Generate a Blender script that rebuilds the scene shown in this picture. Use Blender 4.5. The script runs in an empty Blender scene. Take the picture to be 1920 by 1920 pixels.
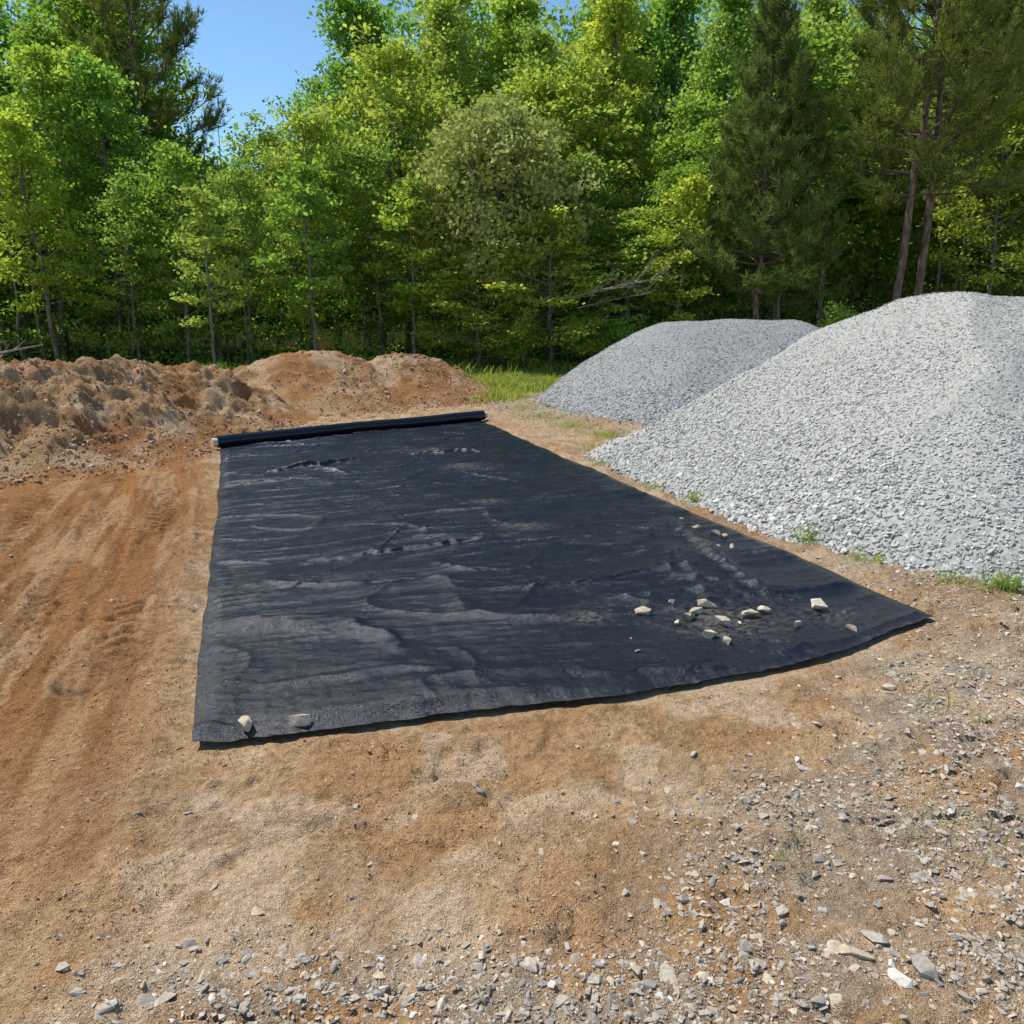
import bpy, math, random
import numpy as np
from mathutils import Vector
import bmesh
rng=np.random.default_rng(7)
random.seed(7)
scene=bpy.context.scene

# ---------------------------------------------------------------- helpers
_tab=np.random.default_rng(1).permutation(256)
_val=np.random.default_rng(2).random(256)
def vn(x,y,seed=0):
    x=np.asarray(x,float)+seed*17.31; y=np.asarray(y,float)+seed*9.77
    xi=np.floor(x).astype(np.int64); yi=np.floor(y).astype(np.int64)
    fx=x-xi; fy=y-yi
    fx=fx*fx*fx*(fx*(fx*6-15)+10); fy=fy*fy*fy*(fy*(fy*6-15)+10)
    def h(a,b): return _val[_tab[(_tab[a&255]+b)&255]]
    a=h(xi,yi);b=h(xi+1,yi);c=h(xi,yi+1);d=h(xi+1,yi+1)
    return (a*(1-fx)+b*fx)*(1-fy)+(c*(1-fx)+d*fx)*fy
def fbm(x,y,o=3,seed=0):
    s=0;a=1;t=0
    for i in range(o):
        c,sn=math.cos(.6*i),math.sin(.6*i)
        s=s+a*vn((x*c-y*sn)*2**i,(x*sn+y*c)*2**i,seed+i*3);t+=a;a*=.5
    return s/t
def ss(a,b,x):
    t=np.clip((x-a)/(b-a),0,1); return t*t*(3-2*t)

def mk(name,V,F,mats,matidx=None,attrs=None,cols=None,smooth=False,link=True):
    V=np.asarray(V,dtype=np.float32); F=np.asarray(F,dtype=np.int32)
    me=bpy.data.meshes.new(name)
    me.vertices.add(len(V)); me.vertices.foreach_set('co',V.ravel())
    k=F.shape[1]; n=len(F)
    me.loops.add(n*k); me.loops.foreach_set('vertex_index',F.ravel())
    me.polygons.add(n); me.polygons.foreach_set('loop_start',np.arange(0,n*k,k,dtype=np.int32))
    try: me.polygons.foreach_set('loop_total',np.full(n,k,dtype=np.int32))
    except Exception: pass
    for m in mats: me.materials.append(m)
    if matidx is not None: me.polygons.foreach_set('material_index',np.asarray(matidx,dtype=np.int32))
    me.polygons.foreach_set('use_smooth',np.full(n,smooth,dtype=bool))
    for kx,v in (attrs or {}).items():
        a=me.attributes.new(kx,'FLOAT','POINT'); a.data.foreach_set('value',np.asarray(v,dtype=np.float32))
    for kx,v in (cols or {}).items():
        a=me.attributes.new(kx,'FLOAT_COLOR','POINT'); v=np.asarray(v,dtype=np.float32)
        v=np.concatenate([v,np.ones((len(v),1),np.float32)],1); a.data.foreach_set('color',v.ravel())
    me.update(calc_edges=True)
    if not link: return me
    ob=bpy.data.objects.new(name,me); scene.collection.objects.link(ob); return ob

def grid_faces(nr,nc):
    i=np.arange(nr*nc).reshape(nr,nc)
    return np.stack([i[:-1,:-1].ravel(),i[:-1,1:].ravel(),i[1:,1:].ravel(),i[1:,:-1].ravel()],1)

def hull(seed,n=13,sc=(1,.8,.6)):
    r=random.Random(seed); bm=bmesh.new()
    for i in range(n):
        v=Vector((r.gauss(0,1),r.gauss(0,1),r.gauss(0,1))).normalized()*r.uniform(.72,1)
        bm.verts.new((v.x*sc[0],v.y*sc[1],v.z*sc[2]))
    res=bmesh.ops.convex_hull(bm,input=bm.verts)
    gone=[v for v in bm.verts if not v.link_faces]
    bmesh.ops.delete(bm,geom=gone,context='VERTS')
    bmesh.ops.triangulate(bm,faces=bm.faces); bm.verts.ensure_lookup_table()
    V=np.array([v.co[:] for v in bm.verts]); F=np.array([[v.index for v in f.verts] for f in bm.faces]); bm.free()
    return V,F
STONES=[hull(i,9,(1,random.uniform(.6,.95),random.uniform(.45,.8))) for i in range(14)]
ROCKS=[hull(100+i,12,(1.1,random.uniform(.6,.95),random.uniform(.55,.85))) for i in range(14)]
CRUMB=[hull(200+i,6,(1,.8,.7)) for i in range(6)]

def rot_full(n):
    q=rng.normal(size=(n,4)); q/=np.linalg.norm(q,axis=1)[:,None]; w,x,y,z=q.T
    return np.stack([np.stack([1-2*(y*y+z*z),2*(x*y-z*w),2*(x*z+y*w)],1),
                     np.stack([2*(x*y+z*w),1-2*(x*x+z*z),2*(y*z-x*w)],1),
                     np.stack([2*(x*z-y*w),2*(y*z+x*w),1-2*(x*x+y*y)],1)],1)
def rot_zt(n,t=.25):
    a=rng.random(n)*6.283; b=rng.normal(size=n)*t; c,s=np.cos(a),np.sin(a); cb,sb=np.cos(b),np.sin(b); o=np.zeros(n);l=np.ones(n)
    Rz=np.stack([np.stack([c,-s,o],1),np.stack([s,c,o],1),np.stack([o,o,l],1)],1)
    Rx=np.stack([np.stack([l,o,o],1),np.stack([o,cb,-sb],1),np.stack([o,sb,cb],1)],1)
    return Rz@Rx
def scatter(templ,P,S,R,rnd=None):
    n=len(P); S=np.asarray(S,float)
    if S.ndim==1: S=np.repeat(S[:,None],3,1)
    if rnd is None: rnd=rng.random(n)
    pick=rng.integers(0,len(templ),n); Vs=[];Fs=[];A=[];off=0
    for t,(V,F) in enumerate(templ):
        ix=np.where(pick==t)[0]
        if not len(ix): continue
        X=V[None]*S[ix][:,None,:]; X=np.einsum('nij,nvj->nvi',R[ix],X)+P[ix][:,None,:]
        Vs.append(X.reshape(-1,3)); Fs.append((F[None]+(np.arange(len(ix))*len(V))[:,None,None]+off).reshape(-1,F.shape[1]))
        A.append(np.repeat(rnd[ix],len(V))); off+=len(ix)*len(V)
    return np.concatenate(Vs),np.concatenate(Fs),np.concatenate(A)

# ---------------------------------------------------------------- materials
def newmat(name):
    m=bpy.data.materials.new(name); m.use_nodes=True; nt=m.node_tree; nt.nodes.clear()
    out=nt.nodes.new('ShaderNodeOutputMaterial'); b=nt.nodes.new('ShaderNodeBsdfPrincipled')
    nt.links.new(b.outputs[0],out.inputs[0]); return m,nt,b,out
def N(nt,t,**k):
    n=nt.nodes.new(t)
    for a,v in k.items():
        if a in n.inputs.keys(): n.inputs[a].default_value=v
        else: setattr(n,a,v)
    return n
def ramp(nt,fac,stops):
    r=nt.nodes.new('ShaderNodeValToRGB'); e=r.color_ramp.elements
    while len(e)<len(stops): e.new(.5)
    for i,(p,c) in enumerate(stops): e[i].position=p; e[i].color=(*c,1)
    nt.links.new(fac,r.inputs[0]); return r.outputs[0]
def mul(nt,a,b,fac=1,mode='MULTIPLY'):
    m=nt.nodes.new('ShaderNodeMix'); m.data_type='RGBA'; m.blend_type=mode
    if isinstance(fac,(int,float)): m.inputs[0].default_value=fac
    else: nt.links.new(fac,m.inputs[0])
    for i,v in ((6,a),(7,b)):
        if isinstance(v,tuple): m.inputs[i].default_value=(*v,1)
        else: nt.links.new(v,m.inputs[i])
    return m.outputs[2]
def bump(nt,b,h,strength,dist):
    n=nt.nodes.new('ShaderNodeBump'); n.inputs['Strength'].default_value=strength; n.inputs['Distance'].default_value=dist
    nt.links.new(h,n.inputs['Height']); nt.links.new(n.outputs[0],b.inputs['Normal']); return n
def diffuse_mat(name):
    m=bpy.data.materials.new(name); m.use_nodes=True; nt=m.node_tree; nt.nodes.clear()
    out=nt.nodes.new('ShaderNodeOutputMaterial'); b=nt.nodes.new('ShaderNodeBsdfDiffuse')
    nt.links.new(b.outputs[0],out.inputs[0]); return m,nt,b,out

def soil_mat(name):
    m,nt,b,o=diffuse_mat(name)
    at=N(nt,'ShaderNodeAttribute',attribute_name='gcol'); geo=N(nt,'ShaderNodeNewGeometry')
    n1=N(nt,'ShaderNodeTexNoise',Scale=34.0,Detail=4.0,Roughness=.72); nt.links.new(geo.outputs['Position'],n1.inputs['Vector'])
    n2=N(nt,'ShaderNodeTexNoise',Scale=230.0,Detail=2.0,Roughness=.7); nt.links.new(geo.outputs['Position'],n2.inputs['Vector'])
    c=mul(nt,at.outputs['Color'],ramp(nt,n1.outputs[0],[(.32,(.76,.71,.66)),(.68,(1.24,1.24,1.24))]))
    c=mul(nt,c,ramp(nt,n2.outputs[0],[(.33,(.68,.65,.60)),(.66,(1.3,1.3,1.3))]))
    nt.links.new(c,b.inputs['Color'])
    a=N(nt,'ShaderNodeMath',operation='ADD'); nt.links.new(n1.outputs[0],a.inputs[0])
    s=N(nt,'ShaderNodeMath',operation='MULTIPLY'); s.inputs[1].default_value=.4; nt.links.new(n2.outputs[0],s.inputs[0]); nt.links.new(s.outputs[0],a.inputs[1])
    bump(nt,b,a.outputs[0],1.0,.035); return m
SOIL=soil_mat('soil')

def stone_mat(name,stops,sc=60):
    m,nt,b,o=diffuse_mat(name)
    at=N(nt,'ShaderNodeAttribute',attribute_name='rnd'); geo=N(nt,'ShaderNodeNewGeometry')
    c=ramp(nt,at.outputs['Fac'],stops)
    n=N(nt,'ShaderNodeTexNoise',Scale=float(sc),Detail=2.0,Roughness=.65); nt.links.new(geo.outputs['Position'],n.inputs['Vector'])
    c=mul(nt,c,ramp(nt,n.outputs[0],[(.3,(.76,.73,.7)),(.7,(1.15,1.15,1.15))]))
    nt.links.new(c,b.inputs['Color']); return m
PEB=stone_mat('mixed_pebbles',[(0,(.24,.21,.17)),(.3,(.37,.33,.28)),(.6,(.48,.42,.33)),(.85,(.58,.46,.32)),(1,(.68,.62,.53))],90)
CRUSH=stone_mat('crushed_stone',[(0,(.36,.35,.315)),(.3,(.47,.457,.415)),(.7,(.55,.535,.49)),(1,(.65,.635,.585))],40)
CRUSH2=stone_mat('crushed_stone_blue',[(0,(.28,.277,.262)),(.3,(.38,.378,.36)),(.7,(.45,.447,.425)),(1,(.54,.535,.51))],40)
ROCKM=stone_mat('pale_rock',[(0,(.36,.30,.22)),(.5,(.54,.45,.32)),(1,(.64,.55,.42))],45)
CLOD=stone_mat('dirt_clods',[(0,(.30,.155,.07)),(.5,(.46,.28,.15)),(.85,(.56,.39,.24)),(1,(.52,.45,.36))],50)
STRAW=stone_mat('straw',[(0,(.16,.10,.06)),(.6,(.42,.31,.18)),(1,(.52,.42,.27))],50)

def leaf_mat(name,lo,hi,tr,trans=.45):
    m,nt,b,out=diffuse_mat(name)
    at=N(nt,'ShaderNodeAttribute',attribute_name='tint'); oi=N(nt,'ShaderNodeObjectInfo')
    c=ramp(nt,at.outputs['Fac'],[(0,lo),(1,hi)])
    v=ramp(nt,oi.outputs['Random'],[(0,(.78,.9,.9)),(.5,(1,1,1)),(1,(1.3,1.14,.85))])
    c=mul(nt,c,v); nt.links.new(c,b.inputs['Color'])
    t=N(nt,'ShaderNodeBsdfTranslucent'); c2=mul(nt,c,tr); nt.links.new(c2,t.inputs[0])
    mx=N(nt,'ShaderNodeMixShader'); mx.inputs[0].default_value=trans
    nt.links.new(b.outputs[0],mx.inputs[1]); nt.links.new(t.outputs[0],mx.inputs[2]); nt.links.new(mx.outputs[0],out.inputs[0]); return m
LEAF=leaf_mat('broad_leaves',(.085,.18,.03),(.34,.48,.10),(2.0,1.9,1.2))
LEAF2=leaf_mat('yellow_green_leaves',(.14,.23,.04),(.42,.52,.12),(1.8,1.7,1.2))
LEAFR=leaf_mat('olive_leaves',(.30,.31,.07),(.68,.62,.24),(1.4,1.4,1.1),.35)
NEED=leaf_mat('pine_needles',(.07,.12,.03),(.27,.32,.09),(1.5,1.5,1),.22)
GRASS=leaf_mat('grass_blades',(.17,.25,.04),(.42,.45,.14),(1.5,1.5,1))
def bark_mat(name,a,c):
    m,nt,b,o=diffuse_mat(name); geo=N(nt,'ShaderNodeNewGeometry'); mp=N(nt,'ShaderNodeMapping'); mp.inputs['Scale'].default_value=(12,12,3)
    nt.links.new(geo.outputs['Position'],mp.inputs[0]); n=N(nt,'ShaderNodeTexNoise',Scale=1.5,Detail=3.0); nt.links.new(mp.outputs[0],n.inputs['Vector'])
    nt.links.new(ramp(nt,n.outputs[0],[(.3,a),(.7,c)]),b.inputs['Color']); return m
BARK=bark_mat('grey_bark',(.09,.08,.065),(.26,.23,.19))
PBARK=bark_mat('pine_bark',(.08,.055,.042),(.27,.195,.15))
PALE=bark_mat('bleached_wood',(.22,.18,.14),(.40,.34,.28))

# ---------------------------------------------------------------- terrain functions
NL=np.array([-1.24,2.77]);NR=np.array([2.32,4.14]);FL=np.array([-3.56,9.74]);FR=np.array([-.46,12.17])
def fabric_mask(x,y):
    d=np.full(np.shape(x),1e9)
    pts=[NL,np.array([.6,3.2]),np.array([1.6,3.6]),NR,FR,FL]
    for i in range(len(pts)):
        a=pts[i];b=pts[(i+1)%len(pts)];e=(b-a)/np.linalg.norm(b-a)
        s=e[0]*(y-a[1])-e[1]*(x-a[0]); d=np.minimum(d,s)
    return d
def glow(x,y): return .07*(fbm(x*.3,y*.3,2,5)-.5)+.03*(fbm(x*1.1,y*1.1,2,8)-.5)
EF=(FL-NL)/np.linalg.norm(FL-NL)
def left_s(x,y): return EF[0]*(y-NL[1])-EF[1]*(x-NL[0])   # + = to the left of the sheet
def along(x,y): return EF[0]*(x-NL[0])+EF[1]*(y-NL[1])
def tracks(x,y):
    s=left_s(x,y); t=along(x,y)
    s2=s-.03*(t-3)**2*.5+.15*(fbm(x*.5,y*.5,2,40)-.5)
    z=ss(.02,.25,s)*ss(10,7.5,t)*ss(-2.2,-.4,t)
    g=np.zeros_like(s); tr=np.zeros_like(s)
    for c,w,d in ((.35,.15,.025),(.85,.14,.02),(1.4,.17,.03),(2.0,.15,.02),(2.6,.2,.03),(3.3,.2,.03)):
        b=np.exp(-((s2-c)/w)**4); g-=b*d
        g+=np.exp(-((np.abs(s2-c)-w*1.25)/.035)**2)*.018
        ch=np.sin((t+np.abs(s2-c)*.8)*2*math.pi/.13); tr+=b*np.clip(ch*1.6,-.6,.8)*.018
    brk=ss(.35,.6,fbm(x*1.2,y*1.2,3,44))
    fine=(vn(s2*26,t*.9,50)-.5)*.014+(vn(s2*60,t*3.5,51)-.5)*.012
    berm=.035*np.exp(-((s-.12)/.09)**2)*(.4+fbm(x*3,y*3,2,47))   # loose ridge beside the sheet
    return (g*(.35+.8*brk)+tr*ss(.36,.52,fbm(x*.9,y*.9,2,43))+fine*(.4+brk)+berm)*z, z
def ghigh(x,y):
    r=fbm(x*3,y*3,3,11)
    h=.04*(r-.5)+.026*(fbm(x*11,y*11,3,14)-.5)+.022*(fbm(x*34,y*34,2,19)-.5)
    b=fbm(x*7,y*7,3,27); h+=.024*ss(.54,.60,b)*ss(.42,.56,fbm(x*1.3,y*1.3,2,28))
    cr=1-np.abs(2*vn(x*2.2+vn(x*4,y*4,3)*.6,y*5,23)-1); h-=.022*np.clip(cr-.86,0,1)/.14*ss(.4,.6,vn(x*1.2,y*1.2,24))
    return h
def ground_h(x,y):
    fm=ss(-.12,.05,fabric_mask(x,y)); tk,z=tracks(x,y)
    near=ss(60,30,y)
    hill=5.5*ss(33,62,y)+4*ss(60,200,y)
    return glow(x,y)*near+(ghigh(x,y)*(1-.3*z)+tk)*(1-fm)*near-.02*fm+hill

def capsule(x,y,A,B):
    A=np.array(A);B=np.array(B);ab=B-A;L=ab@ab
    t=np.clip(((x-A[0])*ab[0]+(y-A[1])*ab[1])/L,0,1)
    return np.hypot(x-A[0]-t*ab[0],y-A[1]-t*ab[1]),t
def cone(x,y,A,B,zA,zB,sl,rd,wob,seed):
    r,t=capsule(x,y,A,B)
    r=r+wob*(fbm(x*.55,y*.55,2,seed)-.5)*ss(0,2,r)
    z=zA+(zB-zA)*t-sl*(np.sqrt(r*r+rd*rd)-rd)
    toe=.07; return .5*(z+np.sqrt(z**2+toe*toe))-.045
def smax(a,b,k=.12):
    return .5*(a+b+np.sqrt((a-b)**2+k*k*ss(-.02,.25,np.maximum(a,b))))
def pile1(x,y):
    z=np.maximum(cone(x,y,(4.05,8.25),(4.8,8.3),1.86,1.86,.70,.8,.8,60),cone(x,y,(4.8,8.3),(7.4,7.6),1.86,1.35,.70,.8,.8,60))
    z2=cone(x,y,(3.95,6.45),(5.4,6.2),.85,.95,.6,.7,.6,62)
    z=smax(z,z2,.3)-.02; z=z+(.18*(fbm(x*.9,y*.9,3,63)-.5)+.05*(fbm(x*3,y*3,2,66)-.5))*ss(-.02,.5,z)
    lim=.6*(-fabric_mask(x,y)-.22)
    return np.where(lim<z,np.maximum(lim,-.045),z)
def pile2(x,y):
    z=smax(cone(x,y,(3.0,15.2),(5.2,15.3),1.5,1.52,.66,.5,.7,70),cone(x,y,(3.2,14.0),(5,13.8),.95,1.0,.5,.4,.5,71),.15)
    return z+.08*(fbm(x*1.3,y*1.3,3,73)-.5)*ss(-.02,.3,z)
def lumps(x,y,seed):
    a=fbm(x*1.1,y*1.1,4,seed)-.5; b=1-np.abs(2*fbm(x*2.0,y*2.0,3,seed+5)-1)
    return .55*a+.28*(b-.70)+.20*(fbm(x*5.5,y*5.5,3,seed+9)-.5)+.07*(fbm(x*17,y*17,2,seed+11)-.5)
def mound_a(x,y):
    z=np.maximum.reduce([cone(x,y,(-9.5,8.6),(-6.6,9.6),1.15,1.1,.56,.5,1.2,80),cone(x,y,(-6.4,10.0),(-5.5,11.4),1.04,.9,.52,.4,1.0,81),
        cone(x,y,(-5.4,12.2),(-4.9,12.6),.8,.84,.55,.3,.7,82)])
    return z+lumps(x,y,84)*ss(-.03,.45,z)
def mound_b(x,y):
    z=np.maximum(cone(x,y,(-4.1,15.0),(-3.6,15.2),1.0,.97,.5,.25,.6,90),cone(x,y,(-2.3,16.0),(-1.8,16.2),.86,.78,.5,.25,.6,91))
    z=np.maximum(z,cone(x,y,(-7.5,15.5),(-5.6,15.4),.6,.6,.4,.4,.8,92))
    return z+.4*lumps(x,y,94)*ss(-.03,.45,z)

# ---------------------------------------------------------------- ground sheet
ys=[-3.0]
while ys[-1]<600:
    y=ys[-1]
    ys.append(y+(.1 if y<1.0 else .012 if y<4.2 else .0029*y if y<20 else .05*y))
xs=[0.0];st=.013
while xs[-1]<600:
    if xs[-1]>3.6: st*=1.035
    xs.append(xs[-1]+st)
xs=np.array(xs);xs=np.concatenate([-xs[:0:-1],xs]);ys=np.array(ys)
X,Y=np.meshgrid(xs,ys);Xf=X.ravel();Yf=Y.ravel()
Z=ground_h(Xf,Yf)
def mixc(a,b,t): return a*(1-t[:,None])+np.array(b)[None]*t[:,None]
def gravel_amt(x,y):
    w=.55*(fbm(x*.9,y*.9,3,30)-.5)
    a=ss(-.35,.5,(x*.62-(y-2.25)*.78)+w*1.6-.05)
    b=ss(2.0,1.6,y+w)*ss(-1.2,-.5,x+w)
    g=np.maximum(a*ss(.1,1.2,x+ (2.4-y)*.6),b)
    c=ss(.9,.1,np.abs(fabric_mask(x,y)+.45))*ss(-.2,.6,x)*ss(3.2,4.2,y)*.6*ss(14,9,y)
    return np.clip(np.maximum(g,c),0,1)
def ground_col(x,y,z):
    n=len(x); c=np.tile(np.array([.60,.40,.225]),(n,1))
    l=fbm(x*1.3,y*1.3,4,101); c=mixc(c,(.50,.29,.135),ss(.42,.62,l)*.75)
    c=mixc(c,(.71,.54,.36),ss(.48,.66,fbm(x*2.6+5,y*3.4,3,105))*.75)
    c=mixc(c,(.41,.25,.125),ss(.52,.64,fbm(x*6,y*6,3,107))*.55)
    _,tz=tracks(x,y); s=left_s(x,y); t=along(x,y)
    o=ss(.0,.35,s)*ss(10,7,t)*ss(-2.0,.6,t+1.2*(l-.5))
    c=mixc(c,(.43,.215,.09),o*(.5+.5*ss(.35,.55,fbm(s*4,t*.6,3,110))))
    c=mixc(c,(.59,.38,.205),o*.65*ss(.5,.62,fbm(s*8+x,t*.9,3,113)))
    c=mixc(c,(.28,.135,.055),o*.6*ss(.53,.65,fbm(s*16,t*1.6,3,116)))
    g=gravel_amt(x,y); c=mixc(c,(.42,.345,.26),g*.7*ss(.3,.6,fbm(x*5,y*5,3,120)))
    p=ss(9.5,14,y)*ss(-3,0,x+ (y-16)*.3); c=mixc(c,(.52,.42,.29),p*.8)
    gr=ss(15.4,17.5,y+1.2*(fbm(x*.7,y*.7,2,130)-.5)*2)*ss(-3,-.5,x+.6)
    c=mixc(c,(.22,.28,.07),gr*ss(.25,.5,fbm(x*1.4,y*1.4,3,131))*.9)
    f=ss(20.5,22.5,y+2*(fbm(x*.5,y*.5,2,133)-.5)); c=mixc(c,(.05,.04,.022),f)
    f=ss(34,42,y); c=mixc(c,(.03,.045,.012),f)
    return c
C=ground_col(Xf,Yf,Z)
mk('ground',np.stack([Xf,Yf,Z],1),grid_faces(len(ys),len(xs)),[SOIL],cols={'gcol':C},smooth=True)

def heightfield(name,fn,x0,x1,y0,y1,step,mat,colfn):
    x=np.arange(x0,x1,step);y=np.arange(y0,y1,step);X,Y=np.meshgrid(x,y);X=X.ravel();Y=Y.ravel();z=fn(X,Y)
    F=grid_faces(len(y),len(x)); keep=(z[F]>-.042).any(1); F=F[keep]
    u,inv=np.unique(F,return_inverse=True); F=inv.reshape(F.shape)
    V=np.stack([X,Y,z],1)[u]; V[:,2]=np.where(V[:,2]<-.02,V[:,2]-.05,V[:,2])+glow(V[:,0],V[:,1])
    return mk(name,V,F,[mat],cols={'gcol':colfn(V[:,0],V[:,1],V[:,2])},smooth=True)
def dirtcol(x,y,z):
    c=np.tile(np.array([.52,.335,.18]),(len(x),1)); l=fbm(x*1.2,y*1.2,4,140)
    c=mixc(c,(.43,.215,.09),ss(.40,.58,l)*.9); c=mixc(c,(.61,.45,.30),ss(.5,.66,fbm(x*2.2,y*2.2,3,146))*.7)
    c=mixc(c,(.28,.145,.065),ss(.55,.67,fbm(x*3.5,y*3.5,3,148))*.55); return c
heightfield('dirt_mound',mound_a,-14,-2.5,4.5,16,.028,SOIL,dirtcol)
heightfield('dirt_mound',mound_b,-10,1.5,11,20,.035,SOIL,dirtcol)

def pile_obj(name,fn,x0,x1,y0,y1,step,n,smin,smax,mat,dens):
    x=np.arange(x0,x1,step);y=np.arange(y0,y1,step);X,Y=np.meshgrid(x,y);X=X.ravel();Y=Y.ravel();z=fn(X,Y)
    F=grid_faces(len(y),len(x)); F=F[(z[F]>-.042).any(1)]; u,inv=np.unique(F,return_inverse=True); F=inv.reshape(F.shape)
    V=np.stack([X,Y,z],1)[u]; V[:,2]=np.where(V[:,2]<-.02,V[:,2]-.05,V[:,2]-.003)+glow(V[:,0],V[:,1])+.012*(fbm(V[:,0]*30,V[:,1]*30,2,160)-.5)
    T=np.concatenate([F[:,[0,1,2]],F[:,[0,2,3]]])
    px=rng.uniform(x0,x1,n);py=rng.uniform(y0,y1,n);h=fn(px,py)
    base=np.where(h>-.02,1,np.where(h>-.038,.2,np.where(h>-.0425,.05,0.0)))
    k=(rng.random(n)<base*dens(px,py))&(fabric_mask(px,py)<-.03); px,py,h=px[k],py[k],h[k]
    gz=ground_h(px,py); zz=np.maximum(h+glow(px,py),gz)
    top=np.clip(h/1.5+.7*(fbm(px*.8,py*.8,2,165)-.5),0,1)
    s=rng.uniform(smin,smax,len(px))*(1.3-.85*top**.7)*rng.choice([.65,1,1.5],len(px),p=[.45,.43,.12])
    P=np.stack([px,py,zz+s*.15],1)
    R=rot_zt(len(px),.65); ee=.05; gx=(fn(px+ee,py)-fn(px-ee,py))/(2*ee); gy=(fn(px,py+ee)-fn(px,py-ee))/(2*ee)
    nz=np.stack([-gx,-gy,np.ones_like(gx)],1); nz/=np.linalg.norm(nz,axis=1)[:,None]
    ax=np.cross(np.array([0,1.,0]),nz); ax/=np.linalg.norm(ax,axis=1)[:,None]; ay=np.cross(nz,ax)
    R=np.stack([ax,ay,nz],2)@R
    sv,sf,sa=scatter(STONES,P,np.stack([s*1.1,s*1.1,s*.85],1),R)
    A=np.concatenate([np.full(len(V),.15),sa])
    VV=np.concatenate([V,sv]);FF=np.concatenate([T,sf+len(V)])
    print(name,len(px)); return mk(name,VV,FF,[mat],attrs={'rnd':A})
pile_obj('gravel_pile',pile1,-.2,11,3.2,12.5,.03,230000,.012,.026,CRUSH,lambda x,y: np.where(y<9.0,1,.2)*np.where(x>6.5,.35,1))
pile_obj('gravel_pile',pile2,-.6,9,10.5,18.5,.04,80000,.015,.025,CRUSH2,lambda x,y: np.where(y<16.2,1,.3))

def clods(name,fn,x0,x1,y0,y1,n):
    px=rng.uniform(x0,x1,n);py=rng.uniform(y0,y1,n);h=fn(px,py); d=.25+.75*ss(.42,.6,fbm(px*1.3,py*1.3,2,170))
    k=(h>-.039)&(rng.random(n)<d)&(fabric_mask(px,py)<-.1); px,py,h=px[k],py[k],h[k]
    s=rng.exponential(.009,len(px))+.006; s=np.minimum(s,.07)
    z=np.maximum(h+glow(px,py),ground_h(px,py))+s*.1
    v,f,a=scatter(ROCKS[:6]+STONES[:5],np.stack([px,py,z],1),s,rot_full(len(px))); mk(name,v,f,[CLOD],attrs={'rnd':a})
clods('loose_dirt_clods',lambda x,y:np.maximum(mound_a(x,y),mound_b(x,y)),-12,.5,5,18,100000)

# ---------------------------------------------------------------- pebbles & rocks on the ground
def surf(x,y): return ground_h(x,y)
n=330000
px=rng.uniform(-3.0,5.0,n);py=1.0+5.5*rng.random(n)**1.25
g=gravel_amt(px,py); cl=ss(.40,.56,fbm(px*2.2,py*2.2,3,180))
d=np.clip(g*(.2+.95*cl)+.006,0,1)*np.where(py<3,1,.75)
k=(rng.random(n)<d)&(fabric_mask(px,py)<-.015)&(pile1(px,py)<-.03); px,py=px[k],py[k]
s=np.minimum(rng.exponential(.0042,len(px))+.003,.028)
P=np.stack([px,py,surf(px,py)+s*.08],1)
S=np.stack([s,s,s*rng.uniform(.5,.9,len(s))],1)
v,f,a=scatter(STONES,P,S,rot_zt(len(px),.4),np.clip(rng.normal(.5,.25,len(px)),0,1)); mk('ground_gravel',v,f,[PEB],attrs={'rnd':a}); print('pebbles',len(px))
n=26000
px=rng.uniform(-7,6,n);py=rng.uniform(1.1,11,n); k=(fabric_mask(px,py)<-.02)&(pile1(px,py)<-.04)&(mound_a(px,py)<-.03)&(rng.random(n)<.15+.7*ss(.45,.6,fbm(px*1.5,py*1.5,2,190)));px,py=px[k],py[k]
s=np.minimum(rng.exponential(.003,len(px))+.003,.018)
v,f,a=scatter(STONES,np.stack([px,py,surf(px,py)+s*.1],1),s,rot_zt(len(px),.4),np.clip(rng.normal(.75,.15,len(px)),0,1)); mk('ground_grit',v,f,[CLOD],attrs={'rnd':a})
# fine crumbs of soil, clustered
n=200000
px=rng.uniform(-4.2,4,n);py=1.1+6*rng.random(n)**1.4; s_=left_s(px,py)
k=(fabric_mask(px,py)<-.01)&(pile1(px,py)<-.04)&(rng.random(n)<.06+.9*ss(.48,.6,fbm(px*3,py*3,3,195))+.5*np.exp(-((s_-.12)/.1)**2));px,py=px[k],py[k]
s=np.minimum(rng.exponential(.0018,len(px))+.002,.012)
v,f,a=scatter(CRUMB,np.stack([px,py,surf(px,py)+s*.15],1),s,rot_full(len(px)),np.clip(rng.normal(.6,.2,len(px)),0,.95)); mk('soil_crumbs',v,f,[CLOD],attrs={'rnd':a}); print('crumbs',len(px))
n=2400
px=rng.uniform(-3,5,n);py=1.2+rng.random(n)**1.3*5; k=(fabric_mask(px,py)<-.05)&(pile1(px,py)<-.04)&(rng.random(n)<.02+.6*gravel_amt(px,py));px,py=px[k],py[k]
s=np.minimum(rng.exponential(.008,len(px))+.013,.05)
manual=[(-.72,1.92,.032),(-.86,1.62,.045),(-.98,1.58,.03),(.98,1.68,.045),(-.88,2.02,.02),(-.45,1.98,.025),(-.13,2.48,.03),(-.11,2.44,.02),(.33,2.2,.022),(-1.36,1.68,.04),(-.25,1.75,.035),(.05,1.72,.035),(.12,1.62,.035),(1.25,2.05,.035),(1.6,2.6,.04),(.75,1.9,.03),(.40,1.69,.07),(-.55,1.75,.03),(.2,1.68,.04),(.9,1.75,.05)]
px=np.append(px,[m[0] for m in manual]);py=np.append(py,[m[1] for m in manual]);s=np.append(s,[m[2] for m in manual])
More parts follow.
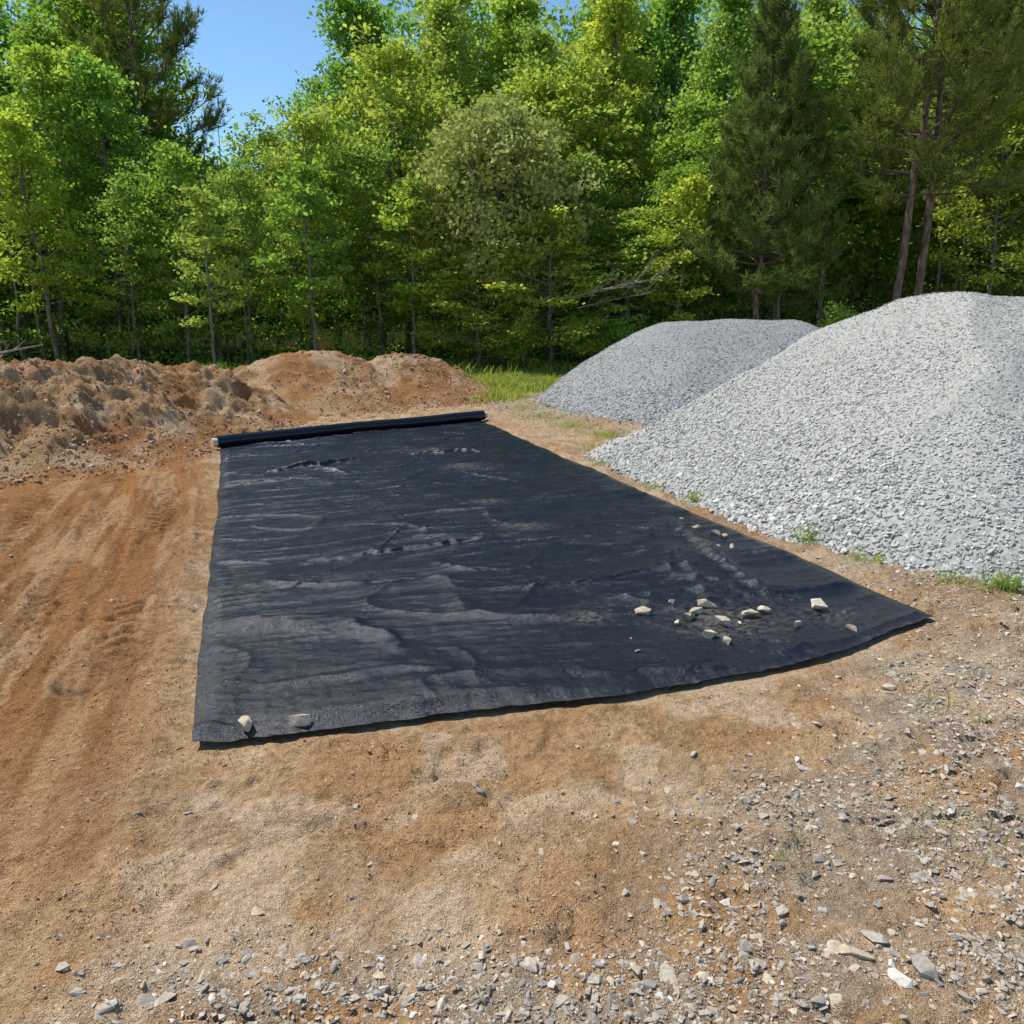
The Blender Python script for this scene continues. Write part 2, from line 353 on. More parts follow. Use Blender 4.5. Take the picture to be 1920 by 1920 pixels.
S=np.stack([s,s*rng.uniform(.7,1,len(s)),s*rng.uniform(.45,.75,len(s))],1)
v,f,a=scatter(ROCKS,np.stack([px,py,surf(px,py)+s*.0],1),S,rot_zt(len(px),.2),np.clip(rng.normal(.55,.25,len(px)),0,1)); mk('loose_ground_stones',v,f,[PEB],attrs={'rnd':a})
tp=np.array([[-1,0,0],[0,.08,.05],[1,.1,.02],[-1,.03,.03],[0,.12,.07],[1,.12,.03]],float);tf=np.array([[0,1,4,3],[1,2,5,4]])
n=6000;px=rng.uniform(-3,5,n);py=rng.uniform(1.2,6,n);k=(fabric_mask(px,py)<-.05)&(pile1(px,py)<-.04)&(rng.random(n)<.04+.6*gravel_amt(px,py)*ss(.45,.6,fbm(px*2,py*2,2,200)));px,py=px[k],py[k]
L=rng.uniform(.008,.04,len(px));v,f,a=scatter([(tp,tf)],np.stack([px,py,surf(px,py)+.006],1),np.stack([L,L*.35,L*.8],1),rot_zt(len(px),.2));mk('dry_straw',v,f,[STRAW],attrs={'rnd':a})

# ---------------------------------------------------------------- fabric sheet
def wr(u,v):
    wu=u+.5*(fbm(u*.6,v*.6,2,210)-.5); wv=v+.35*(fbm(u*.7,v*.7,2,212)-.5)+.10*u
    h=.035*(fbm(wu*.45,wv*1.2,2,214)-.5)
    r=1-np.abs(2*vn(wu*.38,wv*2.3,216)-1); h+=.024*r**9*ss(.35,.6,vn(u*.8,v*.5,217))
    r=1-np.abs(2*vn(wu*.6+3,wv*5.0,218)-1); h+=.009*r**7
    r=1-np.abs(2*vn(wu*1.5+1.2*wv,wv*1.8,219)-1); h+=.014*r**12*ss(.35,.55,vn(u*1.1,v*.9,226))
    r=1-np.abs(2*vn(wu*1.1-.9*wv,wv*1.3+wu*.6,225)-1); h+=.013*r**14
    r=1-np.abs(2*vn(wu*1.6,wv*10.0,229)-1); h+=.006*r**6*ss(.4,.6,vn(u*.9,v*1.4,231))
    h+=.009*(fbm(wu*2.5,wv*11,3,220)-.5)+.0050*(vn(wu*6,wv*30,222)-.5)+.0032*(vn(wu*22,wv*40,223)-.5)
    def seg(a,b,w,hh):
        wob=.06*(vn(u*6,v*6,238)-.5)+.03*(vn(u*17,v*17,239)-.5)
        rr,t=capsule(u+wob,v+wob,a,b); return hh*np.exp(-(rr/w)**2)*(np.sin(math.pi*np.clip(t*.9+.05,0,1))*.6+.4)
    h+=seg((.05,1.35),(.75,1.05),.08,.038)+seg((.75,1.05),(.95,.7),.06,.036)+seg((.35,.45),(1.1,.35),.04,.022)+seg((3.1,.5),(3.5,2.2),.05,.04)+seg((2.6,.3),(3.1,1.5),.045,.022)
    h+=seg((.6,2.4),(2.2,2.3),.025,.03)+seg((.5,5.8),(1.5,5.9),.03,.045)+seg((2.2,5.9),(3.0,5.7),.03,.04)+seg((2.2,.9),(3.2,.75),.05,.02)+seg((.3,2.0),(.9,1.7),.04,.022)
    return h
nu,nv=460,1000
U,Vv=np.meshgrid(np.linspace(0,1,nu),np.linspace(0,1,nv))
u=U.ravel();t=Vv.ravel()
bx=(NL[None]*(1-u[:,None])+NR[None]*u[:,None])*(1-t[:,None])+(FL[None]*(1-u[:,None])+FR[None]*u[:,None])*t[:,None]
nd=np.array([.36,-.93]); bul=(.23*np.sin(math.pi*u**1.35)**.9+.012*np.sin(u*19)+.018*(fbm(u*40,u*0,3,228)-.5)*2)*np.exp(-t*9)
bx=bx+nd[None]*bul[:,None]
edge=np.minimum(u*3.85,(1-u)*3.85)
ew=.08*(fbm(t*9,u*0+3,3,230)-.5)
bx[:,0]+=ew*np.exp(-edge*6)
um=u*3.85;vm=t*8.0
H=wr(um,vm)+.02
ed=np.minimum(edge,t*7.8); lift=.002+.022*fbm(um*3.5,vm*3.5,3,235)**1.8
fall=ss(0,.10,ed); Zf=glow(bx[:,0],bx[:,1])+lift*(1-fall)+np.maximum(H,.004)*fall+.005
Zf=Zf+.03*np.exp(-((um-.03)**2+(vm-.08)**2)/.006)
end=ss(.975,1,t); Zf=Zf*(1-end)+(glow(bx[:,0],bx[:,1])+.012)*end
FV=np.stack([bx[:,0],bx[:,1],Zf],1)
m,nt,b,o=newmat('black_woven_fabric')
uv=N(nt,'ShaderNodeAttribute',attribute_name='fuv')
def fnoise(sx,sy,scale,det):
    mp=N(nt,'ShaderNodeMapping');mp.inputs['Scale'].default_value=(sx,sy,1);nt.links.new(uv.outputs['Vector'],mp.inputs[0])
    n=N(nt,'ShaderNodeTexNoise',Scale=scale,Detail=det,Roughness=.65);nt.links.new(mp.outputs[0],n.inputs['Vector']);return n.outputs[0]
d1=fnoise(1,2.4,2.6,6.0);d2=fnoise(1,1.6,22.0,5.0)
mm=N(nt,'ShaderNodeMath',operation='MULTIPLY');nt.links.new(ramp(nt,d1,[(.58,(0,0,0)),(.70,(1,1,1))]),mm.inputs[0]);nt.links.new(ramp(nt,d2,[(.48,(0,0,0)),(.7,(1,1,1))]),mm.inputs[1])
m3=N(nt,'ShaderNodeMath',operation='MULTIPLY');m3.inputs[1].default_value=.5
da=N(nt,'ShaderNodeAttribute',attribute_name='dust');ad=N(nt,'ShaderNodeMath',operation='ADD');nt.links.new(mm.outputs[0],m3.inputs[0]);nt.links.new(m3.outputs[0],ad.inputs[0])
m4=N(nt,'ShaderNodeMath',operation='MULTIPLY');nt.links.new(da.outputs['Fac'],m4.inputs[0]);nt.links.new(ramp(nt,d2,[(.42,(0,0,0)),(.68,(1,1,1))]),m4.inputs[1]);nt.links.new(m4.outputs[0],ad.inputs[1]);ad.use_clamp=True
nt.links.new(mul(nt,(.007,.0085,.014),(.28,.23,.17),ad.outputs[0],'MIX'),b.inputs['Base Color'])
rr=N(nt,'ShaderNodeMapRange');rr.inputs[1].default_value=.3;rr.inputs[2].default_value=.7;rr.inputs[3].default_value=.19;rr.inputs[4].default_value=.35;nt.links.new(d1,rr.inputs[0]);
rx=N(nt,'ShaderNodeMath',operation='ADD');nt.links.new(rr.outputs[0],rx.inputs[0]);nt.links.new(ad.outputs[0],rx.inputs[1]);rx.use_clamp=True
nt.links.new(rx.outputs[0],b.inputs['Roughness'])
b.inputs['Specular IOR Level'].default_value=.45
w1=fnoise(30,330,1.0,2.0);w2=fnoise(230,25,1.0,2.0);wa=N(nt,'ShaderNodeMath',operation='ADD');nt.links.new(w1,wa.inputs[0]);nt.links.new(w2,wa.inputs[1])
bump(nt,b,wa.outputs[0],.6,.005)
FAB=m
dust=np.zeros(len(u))
for cx,cy,r,a in ((1.15,4.0,.3,.7),(1.35,5.3,.2,.4),(-.95,2.9,.12,.6),(1.75,4.1,.2,.4),(.4,4.05,.12,.8),(-.2,6.8,.15,.7),(.1,6.0,.2,.6),(-.5,8.4,.2,.7),(-1.0,9.4,.25,.6),(-1.6,6.3,.1,.6)):
    dust+=a*np.exp(-((bx[:,0]-cx)**2+((bx[:,1]-cy)*1.3)**2)/r**2)
ex=np.exp(-np.minimum(ed,3)*40)*.4*fbm(um*6,vm*6,2,240); dust=np.clip(dust*.7+ex,0,1)
mk('landscape_fabric_sheet',FV,grid_faces(nv,nu),[FAB],attrs={'dust':dust},cols={'fuv':np.stack([um,vm,um*0],1)},smooth=True)

def fabz(x,y):
    d=(FV[:,0]-x)**2+(FV[:,1]-y)**2; return FV[np.argmin(d),2]
fr=[(.72,4.10,.05),(.953,4.05,.055),(1.076,4.18,.065),(1.095,3.93,.06),(1.29,4.06,.065),(1.695,4.18,.07),(1.50,3.93,.038),(1.77,3.9,.038),(1.006,3.79,.05),(1.077,3.72,.04),(.908,4.27,.028),(.61,3.6,.02),
    (1.40,5.88,.035),(1.5,5.68,.045),(1.43,5.33,.032),(1.53,5.33,.038),(1.36,6.2,.028),(1.55,5.6,.035),(-1.06,2.88,.06),(-.86,2.91,.055),(.6,3.75,.015),(.88,3.98,.03),(1.0,4.10,.05),(1.38,4.12,.045),(1.2,3.95,.02)]
P=np.array([(x,y,fabz(x,y)+s*.3) for x,y,s in fr]);s=np.array([q[2] for q in fr])*1.0
v,f,a=scatter(ROCKS,P,np.stack([s*1.05,s*.9,s*.8],1),rot_zt(len(P),.3));mk('fabric_weight_rocks',v,f,[ROCKM],attrs={'rnd':a})

# ---------------------------------------------------------------- tubes / roll
def tube(path,rad,sides=7):
    path=np.array(path,float);n=len(path);rad=np.broadcast_to(rad,(n,)) if np.ndim(rad)<2 else rad
    T=np.gradient(path,axis=0);T/=np.linalg.norm(T,axis=1)[:,None]+1e-9
    ref=np.where(np.abs(T[:,2:3])>.9,np.array([[1.,0,0]]),np.array([[0,0,1.]]))
    if abs(T[0,2])>.7: ref=np.tile([[1.,0,0]],(n,1))
    elif abs(T[:,2]).max()<.95: ref=np.tile([[0,0,1.]],(n,1))
    A=np.cross(T,ref);A/=np.linalg.norm(A,axis=1)[:,None]+1e-9;B=np.cross(T,A)
    th=np.arange(sides)*2*math.pi/sides
    V=path[:,None]+rad[:,None,None]*(np.cos(th)[None,:,None]*A[:,None]+np.sin(th)[None,:,None]*B[:,None])
    i=np.arange(n*sides).reshape(n,sides);j=np.roll(i,-1,1)
    F=np.stack([i[:-1].ravel(),j[:-1].ravel(),j[1:].ravel(),i[1:].ravel()],1)
    return V.reshape(-1,3),F
class Acc:
    def __init__(s): s.V=[];s.F=[];s.M=[];s.A=[];s.o=0
    def add(s,V,F,m=0,a=0.0):
        s.V.append(V);s.F.append(F+s.o);s.M.append(np.full(len(F),m));s.A.append(np.broadcast_to(np.asarray(a,float),(len(V),)));s.o+=len(V)
    def mesh(s,name,mats,link=True,smooth=False,an='tint'):
        return mk(name,np.concatenate(s.V),np.concatenate(s.F),mats,np.concatenate(s.M),{an:np.concatenate(s.A)},smooth=smooth,link=link)
e=(FR-FL)/np.linalg.norm(FR-FL)
A0=FL-e*.06;A1=FR+e*.02
par=bpy.data.objects.new('fabric_roll',None);scene.collection.objects.link(par)
tt=np.linspace(0,1,260);pc=A0[None]*(1-tt[:,None])+A1[None]*tt[:,None]
zc=glow(pc[:,0],pc[:,1])+.085
rad=.074+.003*np.sin(tt*9)+.0025*(fbm(tt*60,tt*0,2,250)-.5)
V,F=tube(np.stack([pc[:,0],pc[:,1],zc],1),rad,48)
th=np.tile(np.arange(48),260);V[:,2]+=.006*(fbm(np.repeat(tt,48)*30,th*.35,3,251)-.5)
a=Acc();a.add(V,F,0)
for q,sg in ((0,-1),(-1,1)):
    c=np.array([pc[q,0],pc[q,1],zc[q]]);dirv=np.array([e[0],e[1],0])*sg
    V,F=tube([c,c+dirv*.001,c+dirv*.004,c+dirv*.003,c+dirv*.004,c+dirv*.002],np.array([rad[q],rad[q]*.98,.066,.058,.05,.036]),48);a.add(V,F,0)
w=a.mesh('rolled_fabric',[FAB],smooth=True,an='dust');w.parent=par
TUBE=stone_mat('cardboard_core',[(0,(.66,.59,.49)),(1,(.66,.59,.49))],60)
a=Acc()
for q,sg in ((0,-1),(-1,1)):
    c=np.array([pc[q,0],pc[q,1],zc[q]]);dirv=np.array([e[0],e[1],0])*sg
    V,F=tube([c-dirv*.05,c+dirv*.065,c+dirv*.066,c+dirv*.065,c-dirv*.04,c-dirv*.041],np.array([.050,.050,.046,.042,.042,.001]),28);a.add(V,F,0,.5)
w=a.mesh('cardboard_core',[TUBE],an='rnd');w.parent=par
a=Acc()
m,nt,b,o=newmat('black_thread');b.inputs['Base Color'].default_value=(.02,.018,.015,1);b.inputs['Roughness'].default_value=.6;TH=m
def thread(p0,p1,amp,seed,r=.0014):
    k=np.linspace(0,1,40);p0=np.array(p0);p1=np.array(p1);p=p0[None]*(1-k[:,None])+p1[None]*k[:,None]
    d=(p1-p0)[::-1]*np.array([-1,1]);d=d/np.linalg.norm(d);p=p+d[None]*(amp*(fbm(k*3,k*0+seed,2,seed)-.5)*2*np.sin(k*math.pi)**.5)[:,None]
    z=np.array([fabz(x,y) if fabric_mask(x,y)>-.02 else ground_h(np.array([x]),np.array([y]))[0]+.004 for x,y in p])+.004
    V,F=tube(np.stack([p[:,0],p[:,1],z],1),r,5);a.add(V,F,0)
thread((-.35,3.6),(.1,3.17),.15,3);thread((.35,3.45),(.75,3.5),.2,5);thread((.0,3.35),(.28,3.7),.12,7);thread((-1.2,2.76),(-.95,2.66),.05,9,.0007);thread((.75,3.35),(.95,3.55),.1,11);thread((-.1,3.4),(.1,3.14),.1,15)
a.mesh('loose_threads',[TH])

# ---------------------------------------------------------------- trees
def leaves(acc,Cn,n_per,sig,flat,ll,lw,mat,up=.8,tintc=None,tr=None):
    n=len(Cn)*n_per;c=np.repeat(Cn,n_per,0);p=c+rng.normal(size=(n,3))*sig*np.array([1,1,flat])
    nn=rng.normal(size=(n,3))*.6+np.array([0,0,up]);nn/=np.linalg.norm(nn,axis=1)[:,None]
    r=rng.normal(size=(n,3));t=np.cross(nn,r);t/=np.linalg.norm(t,axis=1)[:,None];b=np.cross(nn,t)
    l=ll*rng.uniform(.6,1.25,n)[:,None];w=lw*rng.uniform(.7,1.2,n)[:,None]
    V=np.stack([p-t*l*.5,p+b*w*.5-t*l*.08,p+t*l*.5-np.array([0,0,1])*l*.15,p-b*w*.5-t*l*.08],1).reshape(-1,3)
    F=np.arange(n*4).reshape(n,4)
    ti=np.repeat(rng.random(len(Cn)) if tintc is None else tintc,n_per)*.6+rng.random(n)*.4
    acc.add(V,F,mat,np.repeat(ti,4))
def branchpath(p0,az,el,L,seg=5,curve=.2,jit=.06):
    p=[np.array(p0)];e=el;a_=az
    for i in range(seg):
        e+=curve/seg*random.uniform(.3,1.7);a_+=random.gauss(0,jit*2)
        p.append(p[-1]+L/seg*np.array([math.cos(e)*math.cos(a_),math.cos(e)*math.sin(a_),math.sin(e)]))
    return p
def make_broad(name,seed,H,cb,R,nbr,nper,mat,leaf=.12,sig=.26,tr=.09,flat=.55,elo=.1,ehi=1.0,lean=.03,prof=None,shape=.6,up=.8,dome=None):
    random.seed(seed);acc=Acc();k=12
    tp=[np.array([0,0,-.15])];a0=random.random()*6.28
    for i in range(1,k+1):
        z=H*.96*i/k;tp.append(np.array([math.cos(a0)*lean*z+random.gauss(0,.035)*H/8,math.sin(a0)*lean*z+random.gauss(0,.035)*H/8,z]))
    tp=np.array(tp);V,F=tube(tp,np.linspace(1,.12,k+1)**.8*tr,8);acc.add(V,F,0,.5)
    Cn=[]
    for i in range(nbr):
        s=(i+random.random())/nbr;tpos=(cb+(1-cb)*s)*k*.97;i0=int(tpos);p0=tp[i0]*(1-tpos+i0)+tp[min(i0+1,k)]*(tpos-i0)
        pr=min(1,((s+.08)*2.6)**.6)*(max(0,1-s)**shape)*1.05+.12
        L=R*pr*random.uniform(.65,1.2);el=elo+(ehi-elo)*s+random.gauss(0,.12);az=i*2.4+random.gauss(0,.35)
        p=branchpath(p0,az,el,L);V,F=tube(p,np.linspace(1,.25,6)*tr*.32*(L/R+.3)*(1-.4*s),5);acc.add(V,F,0,.5)
        Cn.append(p[-1]);Cn.append(p[-2])
        for q in range(max(2,int(L*3.2))):
            j=random.choice([1,2,3,4,4]);f=random.random();ps=p[j]*(1-f)+p[j+1]*f if j<5 else p[5]
            sp=branchpath(ps,az+random.choice([-1,1])*random.uniform(.4,1.3),el*.5+random.gauss(.1,.35),L*random.uniform(.22,.5),3)
            V,F=tube(sp,np.linspace(1,.3,4)*tr*.12,3);acc.add(V,F,0,.5);Cn.append(sp[-1]);
            if random.random()<.5: Cn.append(sp[2])
    if dome:
        cz,rx_,rz_,nd_=dome
        for i in range(nd_):
            v=Vector((random.gauss(0,1),random.gauss(0,1),random.gauss(0,1)+.35)).normalized()
            bmp=.28*(vn(v.x*3.2+v.z*2,v.y*3.2-v.z*2,400)-.5)+.14*(vn(v.x*7,v.z*7+v.y*4,401)-.5)
            rr_=random.uniform(.84,1.0)+float(bmp)
            q=np.array([v.x*rx_*rr_,v.y*rx_*rr_,cz+v.z*rz_*rr_])
            if q[2]>H*.15: Cn.append(q)
            if i%4==0:
                tz=min(q[2]*.6,H*.8);pp=[np.array([0,0,tz]),np.array([q[0]*.5,q[1]*.5,tz*.5+q[2]*.5+.1]),q];V,F=tube(pp,np.array([.03,.018,.006]),4);acc.add(V,F,0,.5)
    Cn=np.array(Cn);leaves(acc,Cn,nper,sig,flat,leaf,leaf*.72,1,up)
    return acc.mesh(name,[BARK,mat],link=False)
def make_pine(name,seed,H,cb,R,whorls,per,tr,tufts=5,droop=0,shape=.7,nneed=22,nl=.2):
    random.seed(seed);acc=Acc();k=12;tp=np.array([[random.gauss(0,.04),random.gauss(0,.04),H*i/k-(.15 if i==0 else 0)] for i in range(k+1)])
    V,F=tube(tp,np.linspace(1,.1,k+1)**.75*tr,10);acc.add(V,F,0,.5);C=[];D=[]
    for i in range(whorls):
        s=(i+random.random()*.5)/whorls;tpos=min((cb+(1-cb)*s)*k,k-.02);i0=int(tpos);p0=tp[i0]*(1-tpos+i0)+tp[i0+1]*(tpos-i0)
        for b_ in range(per):
            L=R*(max(.0,1-s)**shape+.1)*random.uniform(.6,1.15)*min(1,(s+.12)*5);az=b_*6.28/per+i*1.1+random.gauss(0,.3);el=-.05+.8*s+random.gauss(0,.12)
            p=branchpath(p0,az,el,L,5,.45);V,F=tube(p,np.linspace(1,.3,6)*tr*.22*(L/R+.25),5);acc.add(V,F,0,.5)
            def tuft(q,d): C.append(q);D.append(d)
            tuft(p[-1],p[-1]-p[-2])
            for q in range(int(tufts*L/R*2.2)+2):
                j=random.choice([2,3,4,4]);f=random.random();ps=p[j]*(1-f)+p[min(j+1,5)]*f
                sp=branchpath(ps,az+random.choice([-1,1])*random.uniform(.3,1.1),el+.3+random.gauss(0,.25),L*random.uniform(.12,.35)+.12,3,.4)
                V,F=tube(sp,np.linspace(1,.4,4)*tr*.06,3);acc.add(V,F,0,.5)
                for w_ in (1,2,3): tuft(sp[w_],sp[w_]-sp[w_-1])
    C=np.array(C);D=np.array(D);D/=np.linalg.norm(D,axis=1)[:,None]+1e-9
    n=len(C)*nneed;c=np.repeat(C,nneed,0);d=np.repeat(D,nneed,0)*.8+rng.normal(size=(n,3))*.6+np.array([0,0,.3]);d/=np.linalg.norm(d,axis=1)[:,None]
    c=c-np.repeat(D,nneed,0)*rng.random((n,1))*.12
    L=nl*rng.uniform(.6,1.1,(n,1));sd=np.cross(d,rng.normal(size=(n,3)));sd/=np.linalg.norm(sd,axis=1)[:,None];w=.009
    V=np.stack([c-sd*w,c+sd*w,c+d*L+sd*w*.6,c+d*L-sd*w*.6],1).reshape(-1,3)
    acc.add(V,np.arange(n*4).reshape(n,4),1,np.repeat(np.repeat(rng.random(len(C)),nneed)*.5+rng.random(n)*.5,4))
    print(name,n);return acc.mesh(name,[PBARK,NEED],link=False)

MID=[make_broad('mid%d'%i,20+i,8.0,.16+.05*i,[2.0,2.3,1.8,2.2][i],[44,38,42,36][i],26,[LEAF,LEAF2,LEAF,LEAF2][i],.145,.21,.085,.40,.05,1.0,.04) for i in range(4)]
TALL=[make_broad('tall%d'%i,40+i,14.0,.2,[2.7,3.1,2.5][i],[60,56,62][i],34,[LEAF,LEAF,LEAF2][i],.18,.30,.15,.45,.2,1.1,.02) for i in range(3)]
SAP=[make_broad('sap%d'%i,60+i,4.6,.3,1.0,22,26,[LEAF2,LEAF][i],.12,.15,.045,.35,.1,.8,.05) for i in range(2)]
LAY=make_broad('layered',70,4.2,.12,2.1,34,36,LEAF2,.12,.2,.07,.16,-.05,.35,.03,shape=.8,up=1.6)
ROUND=make_broad('round',75,6.6,.2,1.7,40,30,LEAFR,.15,.15,.11,.9,.0,1.25,.02,shape=.40,up=.6,dome=(4.3,2.4,2.6,500))
SHR=[make_broad('shrub%d'%i,80+i,1.6,.05,.75,20,26,[LEAF2,LEAF][i],.085,.11,.02,.7,.3,1.1,.05) for i in range(2)]
PYO=[make_pine('pineyoung%d'%i,90+i,8.2,.24,1.6,22,5,.08,5,shape=.6,nneed=17) for i in range(1)]
PTA=[make_pine('pinetall%d'%i,95+i,12.5,.36,2.4,18,4,.115,6,shape=.45,nneed=16,nl=.22) for i in range(2)]
def put(name,me,x,y,s=1,rz=None,sz=None):
    ob=bpy.data.objects.new(name,me);scene.collection.objects.link(ob);ob.location=(x,y,float(ground_h(np.array([x]),np.array([y]))[0]) if y>30 else 0)
    ob.rotation_euler=(random.gauss(0,.02),random.gauss(0,.02),random.random()*6.28 if rz is None else rz);ob.scale=(s,s,sz or s);return ob
random.seed(5)
def toplimit(x,y):
    a=x/y
    if -.41<a<-.30: return 1.65+.20*y
    if -.30<=a<-.185: return 1.65+.225*y
    if -.06<a<-.035: return 1.65+.32*y
    return 99
put('olive_broadleaf_tree',ROUND,-.35,22.7,.97)
put('layered_dogwood_tree',LAY,1.0,21.3,1.0);put('layered_dogwood_tree',LAY,-.9,21.8,.8);put('layered_dogwood_tree',LAY,3.2,22.8,1.05)
put('sapling_tree',SAP[0],-7.55,20.6,1.0);put('sapling_tree',SAP[1],-5.1,21.3,1.15);put('sapling_tree',SAP[0],4.3,21.8,1.1)
put('sapling_tree',SAP[1],-2.6,21.9,1.1)
put('pine_tree',PYO[0],6.2,20.8,1.03);put('pine_tree',PYO[0],7.0,21.8,.9)
put('pine_tree',PTA[0],9.35,20.3,.95);put('pine_tree',PTA[1],10.4,21.0,.98);put('pine_tree',PTA[1],-12.8,31,1.15);put('pine_tree',PTA[0],12.9,24,.95)
put('green_shrub',SHR[0],7.6,18.9,1.0);put('green_shrub',SHR[0],.3,20.9,.9);put('green_shrub',SHR[1],2.6,20.4,.8)
rows=[(23.4,1.85,5.0,7.6,MID,.8),(26.0,2.2,7.5,10.3,MID,1.0),(29.5,2.6,10,13.5,TALL,1.2),(34.5,3.0,12.5,16,TALL,1.5)]
for y0,sp,h0,h1,pool,jy in rows:
    x=-22-(y0-23)*.4
    while x<22+(y0-23)*.4:
        xx=x+random.uniform(-.3,.3)*sp;yy=y0+random.uniform(-jy,jy);h=random.uniform(h0,h1);i=random.randrange(len(pool));me=pool[i]
        h=min(h,toplimit(xx,yy)*random.uniform(.85,1.0));base=8.0 if pool is MID else 14.0
        skip=(y0<24 and (abs(xx+.35)<1.6 or (5.4<xx<11.2)))
        if h<base*.62 and pool is TALL: me=random.choice(MID);base=8.0
        if not skip: put('broadleaf_tree',me,xx,yy,h/base)
        x+=sp
acc=Acc();n=2000
cx=rng.uniform(-24,24,n);cy=21.8+rng.exponential(3.0,n)+.8*(fbm(cx*.4,cx*0,2,300)-.5)*3;hh=rng.random(n)**1.6*(1.1+1.2*fbm(cx*.6,cy*.6,2,301))
k=(cy<33);Cn=np.stack([cx,cy,hh],1)[k];leaves(acc,Cn,24,.2,.6,.12,.09,0,.8,tintc=rng.random(len(Cn))*.6)
acc.mesh('undergrowth',[LEAF])
acc=Acc();n=3800;cx=rng.uniform(-42,42,n);cy=rng.uniform(42,50,n);hm=np.where((cx/cy>-.42)&(cx/cy<-.17),9.5,17);cz=rng.random(n)**.8*hm
leaves(acc,np.stack([cx,cy,cz],1),26,.75,.7,.34,.25,0,.7,tintc=rng.random(n)*.5)
acc.mesh('distant_trees',[LEAF])
acc=Acc()
for i in range(150):
    x=random.uniform(-24,24);y=random.uniform(22.5,31);h=random.uniform(3,7);p=[np.array([x,y,-.1])]
    for q in range(6): p.append(p[-1]+np.array([random.gauss(0,.06),random.gauss(0,.06),h/6]))
    V,F=tube(p,np.linspace(1,.4,7)*random.uniform(.018,.06),6);acc.add(V,F,0,.5)
acc.mesh('wood_interior_saplings',[BARK])
def dead(name,x,y,z,az,L,seed,n=9,r=.035):
    random.seed(seed);a=Acc();p=branchpath((x,y,z),az,.25,L,7,-.1,.1);V,F=tube(p,np.linspace(1,.2,8)*r,7);a.add(V,F,0,.5)
    for i in range(n):
        j=random.randint(1,6);sp=branchpath(p[j],az+random.uniform(-1,1),random.uniform(-.1,.8),L*random.uniform(.2,.45),4,.2,.1)
        V,F=tube(sp,np.linspace(1,.2,5)*r*.4,5);a.add(V,F,0,.5)
        for q in range(2):
            s2=branchpath(sp[2+q],az+random.uniform(-1.3,1.3),random.uniform(0,.9),L*.14,3);V,F=tube(s2,np.linspace(1,.3,4)*r*.2,4);a.add(V,F,0,.5)
    return a.mesh(name,[PALE])
dead('dead_branch',1.2,20.2,1.9,-.1,2.6,1,14,.02);dead('dead_branch',1.6,20.4,1.7,.3,2.0,2,8,.015)
dead('dead_branch',-8.2,11.4,.85,.3,1.5,4,5,.035);dead('dead_branch',-8.9,11.6,.8,-.2,1.5,5,6,.04);dead('dead_branch',-7.6,12.1,.75,2.4,1.1,6,6,.02)

# ---------------------------------------------------------------- grass & weeds
def grass(name,px,py,hmin,hmax,z=None,spread=.5,mat=GRASS,w=.006):
    n=len(px);z=ground_h(px,py) if z is None else z;p=np.stack([px,py,z-.005],1);h=rng.uniform(hmin,hmax,n);d=rng.normal(size=(n,2))*spread
    a=rng.random(n)*6.28;sd=np.stack([np.cos(a),np.sin(a),a*0],1)*w*(h/.1)[:,None]**.3
    m1=p+np.stack([d[:,0]*h*.35,d[:,1]*h*.35,h*.6],1);m2=p+np.stack([d[:,0]*h,d[:,1]*h,h*.95],1)
    V=np.stack([p-sd,p+sd,m1+sd*.8,m1-sd*.8,m2+sd*.15,m2-sd*.15],1).reshape(-1,3);i=np.arange(n)[:,None]*6
    F=np.concatenate([i+np.array([[0,1,2,3]]),i+np.array([[3,2,4,5]])]);mk(name,V,F,[mat],attrs={'tint':np.repeat(rng.random(n),6)})
n=90000;px=rng.uniform(-3.5,7,n);py=rng.uniform(14.2,23,n)
d=ss(15.0,17.6,py+1.5*(fbm(px*.7,py*.7,2,130)-.5)*2)*ss(-2.5,-.6,px+.5)*(.2+.8*ss(.38,.56,fbm(px*1.4,py*1.4,3,131)));k=(rng.random(n)<d)&(pile2(px,py)<-.03);grass('grass',px[k],py[k],.06,.22,w=.009)
n=9000;px=rng.uniform(-8,9,n);py=rng.uniform(19.5,22.5,n);k=rng.random(n)<ss(.45,.65,fbm(px*.8,py*.8,2,310));grass('tall_grass',px[k],py[k],.15,.45,w=.012)
L=[]
for cx,cy,r,c in ((.9,11.6,.35,600),(1.3,10.8,.3,600),(.45,12.6,.4,500),(.2,14,.5,600),(1.05,9.9,.2,260),(1.0,8.55,.12,100),(1.62,6.95,.1,90),(1.35,7.5,.1,80),(2.15,5.55,.09,90),(3.0,4.62,.18,260),(3.3,4.5,.14,220),(2.75,4.75,.12,120),(2.35,5.2,.08,60),(3.7,4.5,.2,200),(1.4,2.3,.15,30),(1.9,3.1,.2,40),(.8,2.1,.1,20)):
    q=rng.normal(size=(c,2))*r*.6+[cx,cy];L.append(q)
q=np.concatenate(L);q=q[fabric_mask(q[:,0],q[:,1])<-.03];grass('grass_tufts',q[:,0],q[:,1],.02,.09,z=np.maximum(ground_h(q[:,0],q[:,1]),pile1(q[:,0],q[:,1])+glow(q[:,0],q[:,1])),spread=.7,w=.0025)
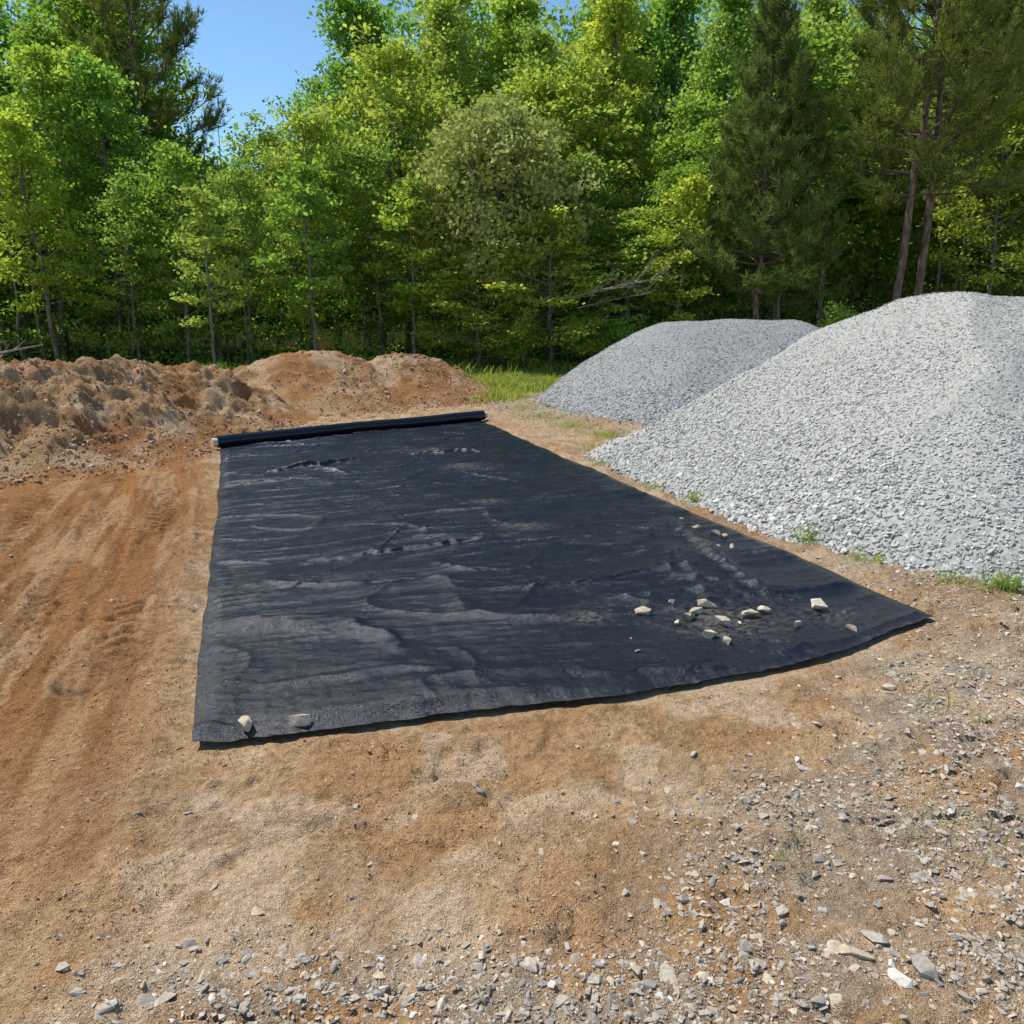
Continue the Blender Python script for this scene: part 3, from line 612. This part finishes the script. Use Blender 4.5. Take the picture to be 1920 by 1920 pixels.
def weed(name,x,y,s,n=16):
    a=Acc();c=[];z=float(max(ground_h(np.array([x]),np.array([y]))[0],pile1(np.array([x]),np.array([y]))[0]))
    for i in range(n):
        p=branchpath((x+random.gauss(0,.3)*s,y+random.gauss(0,.2)*s,z),random.random()*6.28,random.uniform(.6,1.4),s*random.uniform(.4,1),4);V,F=tube(p,s*.012,4);a.add(V,F,0,.5);c+=p[1:]
    leaves(a,np.array(c),5,s*.09,.6,s*.22,s*.1,1);a.mesh(name,[GRASS,LEAF2])
weed('weed_plant',2.17,5.6,.11,8);weed('weed_plant',3.0,4.6,.11,22);weed('weed_plant',3.25,4.52,.1,18);weed('weed_plant',1.62,6.9,.09,8);weed('weed_plant',2.45,5.1,.07,8)

# ---------------------------------------------------------------- light, sky, camera
EL=59;AZ=math.radians(-62)   # sun high on the left, slightly ahead
sd=Vector((math.sin(AZ)*math.cos(math.radians(EL)),math.cos(AZ)*math.cos(math.radians(EL)),math.sin(math.radians(EL))))
l=bpy.data.lights.new('sun','SUN');l.energy=5.0;l.angle=math.radians(.5);l.color=(1,.96,.89)
lo=bpy.data.objects.new('sun',l);scene.collection.objects.link(lo);lo.rotation_euler=(-sd).to_track_quat('-Z','Y').to_euler()
w=bpy.data.worlds.new('World');scene.world=w;w.use_nodes=True;nt=w.node_tree;nt.nodes.clear()
o=nt.nodes.new('ShaderNodeOutputWorld');bg=nt.nodes.new('ShaderNodeBackground');sk=nt.nodes.new('ShaderNodeTexSky');sk.sky_type='NISHITA'
sk.sun_disc=False;sk.sun_elevation=math.radians(EL);sk.sun_rotation=AZ%(2*math.pi);sk.air_density=1.0;sk.dust_density=.0;sk.ozone_density=2.5
bg.inputs[1].default_value=.15
c=mul(nt,sk.outputs[0],(.82,.98,1.05));nt.links.new(c,bg.inputs[0]);nt.links.new(bg.outputs[0],o.inputs[0])
cam=bpy.data.cameras.new('camera');co=bpy.data.objects.new('camera',cam);scene.collection.objects.link(co);scene.camera=co
co.location=(0,0,1.65);co.rotation_euler=(math.radians(90-14.14),0,0);cam.lens=28.125;cam.sensor_width=36;cam.clip_end=2000;cam.clip_start=.05
scene.view_settings.view_transform='Standard';scene.view_settings.look='None';scene.view_settings.exposure=0
